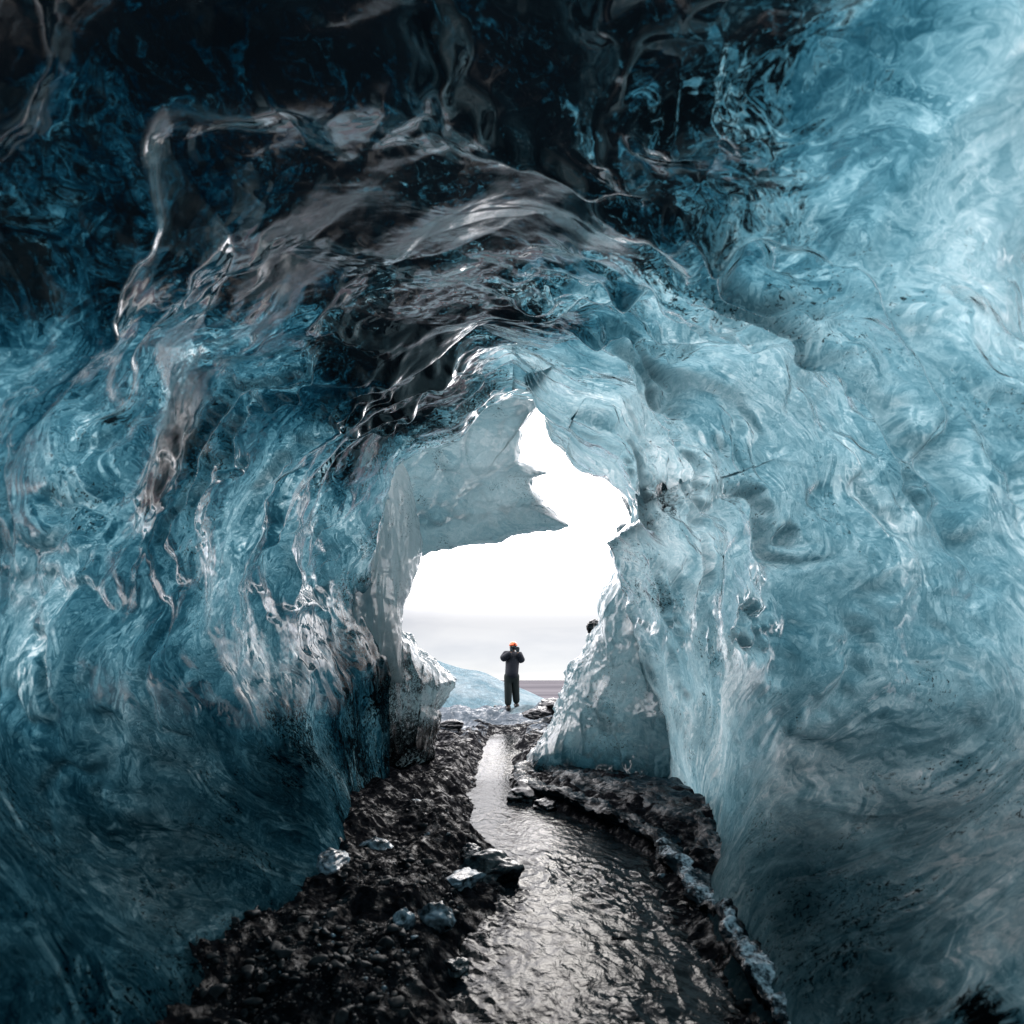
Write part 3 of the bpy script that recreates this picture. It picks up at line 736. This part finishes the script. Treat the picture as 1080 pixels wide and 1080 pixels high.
# ------------------------------------------------------------------ the photographer in the mouth
def fabric(name, col, rough=0.8): return simple(name, col, rough, None, 40, 0.3, 1.4, 0.004)
M_JACKET = fabric('navy_shell', (0.010, 0.014, 0.024), 0.7); M_TROUSER = fabric('dark_green_trousers', (0.008, 0.016, 0.016), 0.8)
M_BOOT = fabric('black_boot', (0.006, 0.006, 0.006), 0.5); M_SKIN = fabric('skin', (0.50, 0.30, 0.22), 0.5)
M_HELMET = simple('orange_helmet', (0.85, 0.13, 0.03), 0.3, (0.80, 0.12, 0.03), 3, 0.0); M_BLK = simple('camera_black', (0.01, 0.01, 0.011), 0.35)
M_GLOVE = fabric('grey_glove', (0.055, 0.075, 0.085), 0.8); M_GLASS = simple('lens_glass', (0.02, 0.03, 0.05), 0.05)
M_HAIR = fabric('hair', (0.03, 0.018, 0.010), 0.7)
def skin_mesh(name, chains, mat, parent=None, sub=2):
    """chains: list of (points, radii, branch_from) grown into one smooth surface"""
    bm = bmesh.new(); lay = bm.verts.layers.skin.verify(); allv = []
    for pts, rad, frm in chains:
        prev = None if frm is None else allv[frm[0]][frm[1]]
        vs = []
        for i, (p, r) in enumerate(zip(pts, rad)):
            v = bm.verts.new(p); rr = r if isinstance(r, tuple) else (r, r)
            v[lay].radius = rr
            if frm is None and i == 0: v[lay].use_root = True
            if prev is not None: bm.edges.new((prev, v))
            prev = v; vs.append(v)
        allv.append(vs)
    me = bpy.data.meshes.new(name); bm.to_mesh(me); bm.free(); me.materials.append(mat)
    o = link(bpy.data.objects.new(name, me), parent)
    o.modifiers.new('skin', 'SKIN').use_smooth_shade = True
    m = o.modifiers.new('sub', 'SUBSURF'); m.levels = sub; m.render_levels = sub
    return o
# joints, facing -Y (towards the camera), metres above the feet
PEL = (-.015, 0, .93)
def limbs(k, z0=0): return None
person = skin_mesh('person', [
    ([PEL, (-.01, 0, 1.10), (0, -.01, 1.30), (0, -.01, 1.45), (0, -.02, 1.53), (0, -.05, 1.60), (0, -.05, 1.68), (0, -.04, 1.745)],
     [.085, .09, .11, .09, .05, .062, .078, .055], None),
    ([(-.17, 0, 1.45), (-.31, -.05, 1.34), (-.14, -.25, 1.46), (-.085, -.27, 1.53)], [.05, .040, .030, .024], (0, 3)),
    ([(.17, 0, 1.45), (.25, -.08, 1.27), (.13, -.25, 1.45), (.075, -.27, 1.52)], [.05, .040, .030, .024], (0, 3)),
    ([(-.095, 0, .88), (-.085, -.02, .50), (-.075, .01, .10), (-.085, -.12, .04)], [.08, .055, .035, .022], (0, 0)),
    ([(.075, 0, .88), (.11, .03, .52), (.165, .12, .16), (.18, .0, .09)], [.08, .055, .035, .022], (0, 0))], M_SKIN)
tag(person, 'person in dark clothes and orange helmet raising a camera at the cave mouth', 'person')
jacket = skin_mesh('jacket', [
    ([(-.015, 0, .78), (-.01, 0, 1.05), (0, -.01, 1.28), (0, 0, 1.43), (0, -.01, 1.52)], [(.25, .20), (.235, .19), (.24, .20), (.20, .17), (.11, .10)], None),
    ([(-.19, 0, 1.45), (-.30, -.07, 1.31), (-.14, -.24, 1.46), (-.10, -.26, 1.51)], [.115, .11, .085, .06], (0, 3)),
    ([(.19, 0, 1.45), (.25, -.08, 1.27), (.13, -.24, 1.46), (.09, -.26, 1.51)], [.115, .11, .085, .06], (0, 3))], M_JACKET, person)
collar = skin_mesh('collar', [([(0, -.015, 1.50), (0, -.03, 1.565)], [.085, .075], None)], M_JACKET, jacket)
trousers = skin_mesh('trousers', [
    ([(-.01, 0, 1.04), (-.01, 0, .87)], [(.22, .18), (.21, .17)], None),
    ([(-.10, 0, .75), (-.095, -.02, .48), (-.08, .01, .09)], [.125, .11, .10], (0, 1)),
    ([(.085, 0, .75), (.115, .03, .50), (.168, .12, .16)], [.125, .11, .10], (0, 1))], M_TROUSER, person)
for x, y, z in ((-.08, .02, .05), (.17, .12, .11)):
    skin_mesh('boot', [([(x, y, z + .08), (x, y + .02, z), (x - .005, y - .10, z - .01), (x - .01, y - .19, z - .015)], [.085, .08, .07, .06], None)], M_BOOT, person)
# hands: palm, four unequal curled fingers round the camera body, thumb off the side of the palm
for sx, wx, wz in ((-1, -.095, 1.525), (1, .085, 1.52)):
    ch = [([(wx, -.255, wz - .02), (wx, -.285, wz + .03), (wx, -.29, wz + .075)], [(.034, .022), (.042, .022), (.038, .018)], None)]
    for j, (dx, ln) in enumerate(((-.033, .060), (-.011, .072), (.011, .078), (.033, .066))):
        fx = wx + sx * dx * -1
        ch.append(([(fx, -.295, wz + .085), (fx - sx * .012, -.315, wz + .085 + ln * .45), (fx - sx * .035, -.33, wz + .085 + ln * .6), (fx - sx * .05, -.325, wz + .085 + ln * .45)],
                   [.011, .010, .009, .008], (0, 2)))
    ch.append(([(wx - sx * .04, -.27, wz + .03), (wx - sx * .065, -.265, wz + .055), (wx - sx * .075, -.265, wz + .085)], [.013, .011, .009], (0, 0)))
    skin_mesh('glove', ch, M_GLOVE, person)
def ball(name, c, r, mat, parent, scale=(1, 1, 1), cut=None):
    bm = bmesh.new(); bmesh.ops.create_uvsphere(bm, u_segments=32, v_segments=20, radius=r)
    if cut is not None:
        bmesh.ops.delete(bm, geom=[v for v in bm.verts if v.co.z < cut * r], context='VERTS')
    bmesh.ops.scale(bm, vec=scale, verts=bm.verts); bmesh.ops.translate(bm, vec=c, verts=bm.verts)
    me = bpy.data.meshes.new(name); bm.to_mesh(me); bm.free(); me.materials.append(mat)
    me.polygons.foreach_set('use_smooth', np.ones(len(me.polygons), bool))
    return link(bpy.data.objects.new(name, me), parent)
def prism(name, boxes, mat, parent=None, bev=0.004):
    bm = bmesh.new()
    for (x0, y0, z0, x1, y1, z1) in boxes:
        r = bmesh.ops.create_cube(bm, size=1)
        for v in r['verts']: v.co = ((v.co.x + .5) * (x1 - x0) + x0, (v.co.y + .5) * (y1 - y0) + y0, (v.co.z + .5) * (z1 - z0) + z0)
    bmesh.ops.bevel(bm, geom=bm.edges[:], offset=bev, segments=2, affect='EDGES')
    me = bpy.data.meshes.new(name); bm.to_mesh(me); bm.free(); me.materials.append(mat)
    return link(bpy.data.objects.new(name, me), parent)
helmet = ball('helmet', (0, -.04, 1.69), .125, M_HELMET, person, (0.9, 1.08, .92), -0.05)
sol = helmet.modifiers.new('shell', 'SOLIDIFY'); sol.thickness = .008
prism('headlamp', [(-.005, -.19, 1.72, .045, -.165, 1.75)], M_BLK, helmet, .005)
ball('hair', (0, -.03, 1.665), .098, M_HAIR, person, (.95, 1.0, 1.0), -0.6)
ball('face', (0, -.075, 1.645), .078, M_SKIN, person, (.88, .85, 1.15))
ball('nose', (0, -.150, 1.640), .014, M_SKIN, person, (.8, 1, 1.4))
for sx in (-1, 1): ball('ear', (sx * .088, -.045, 1.645), .026, M_SKIN, person, (.4, .8, 1.2))
hc = bpy.data.objects.new('held_camera', None); link(hc)
prism('camera_body', [(-.07, -.27, 1.575, .07, -.205, 1.66), (-.028, -.262, 1.655, .028, -.212, 1.69), (.035, -.285, 1.58, .068, -.26, 1.655)], M_BLK, hc)
bm = bmesh.new()
for r0, r1, y0, y1 in ((.036, .036, -.27, -.31), (.033, .040, -.31, -.36)):
    m_ = Matrix.Translation((0, (y0 + y1) / 2, 1.615)) @ Matrix.Rotation(math.pi / 2, 4, 'X')
    bmesh.ops.create_cone(bm, cap_ends=True, segments=28, radius1=r0, radius2=r1, depth=abs(y1 - y0), matrix=m_)
me = bpy.data.meshes.new('lens'); bm.to_mesh(me); bm.free(); me.materials.append(M_BLK)
lens = link(bpy.data.objects.new('lens', me), hc)
ball('lens_glass', (0, -.352, 1.615), .033, M_GLASS, lens, (1, .4, 1))
tag(hc, 'black camera held up to the face of the person in the orange helmet', 'camera')
base = foot + np.array([0.0, 0, 0.0])
for o in (person, hc): o.location = tuple(base); o.scale = (0.95, 0.95, 0.93); o.rotation_euler = (0, 0.03, 0.20)
# the ledge of ice under the boots
led = lump('ice_ledge', 'low grey ice hummock under the boots of the person', 'ice hummock', 0, 0, .62, M_SNOW, None, 91, (1.9, 1.2, .5), at=base + np.array([0.35, 0.25, -.20]))
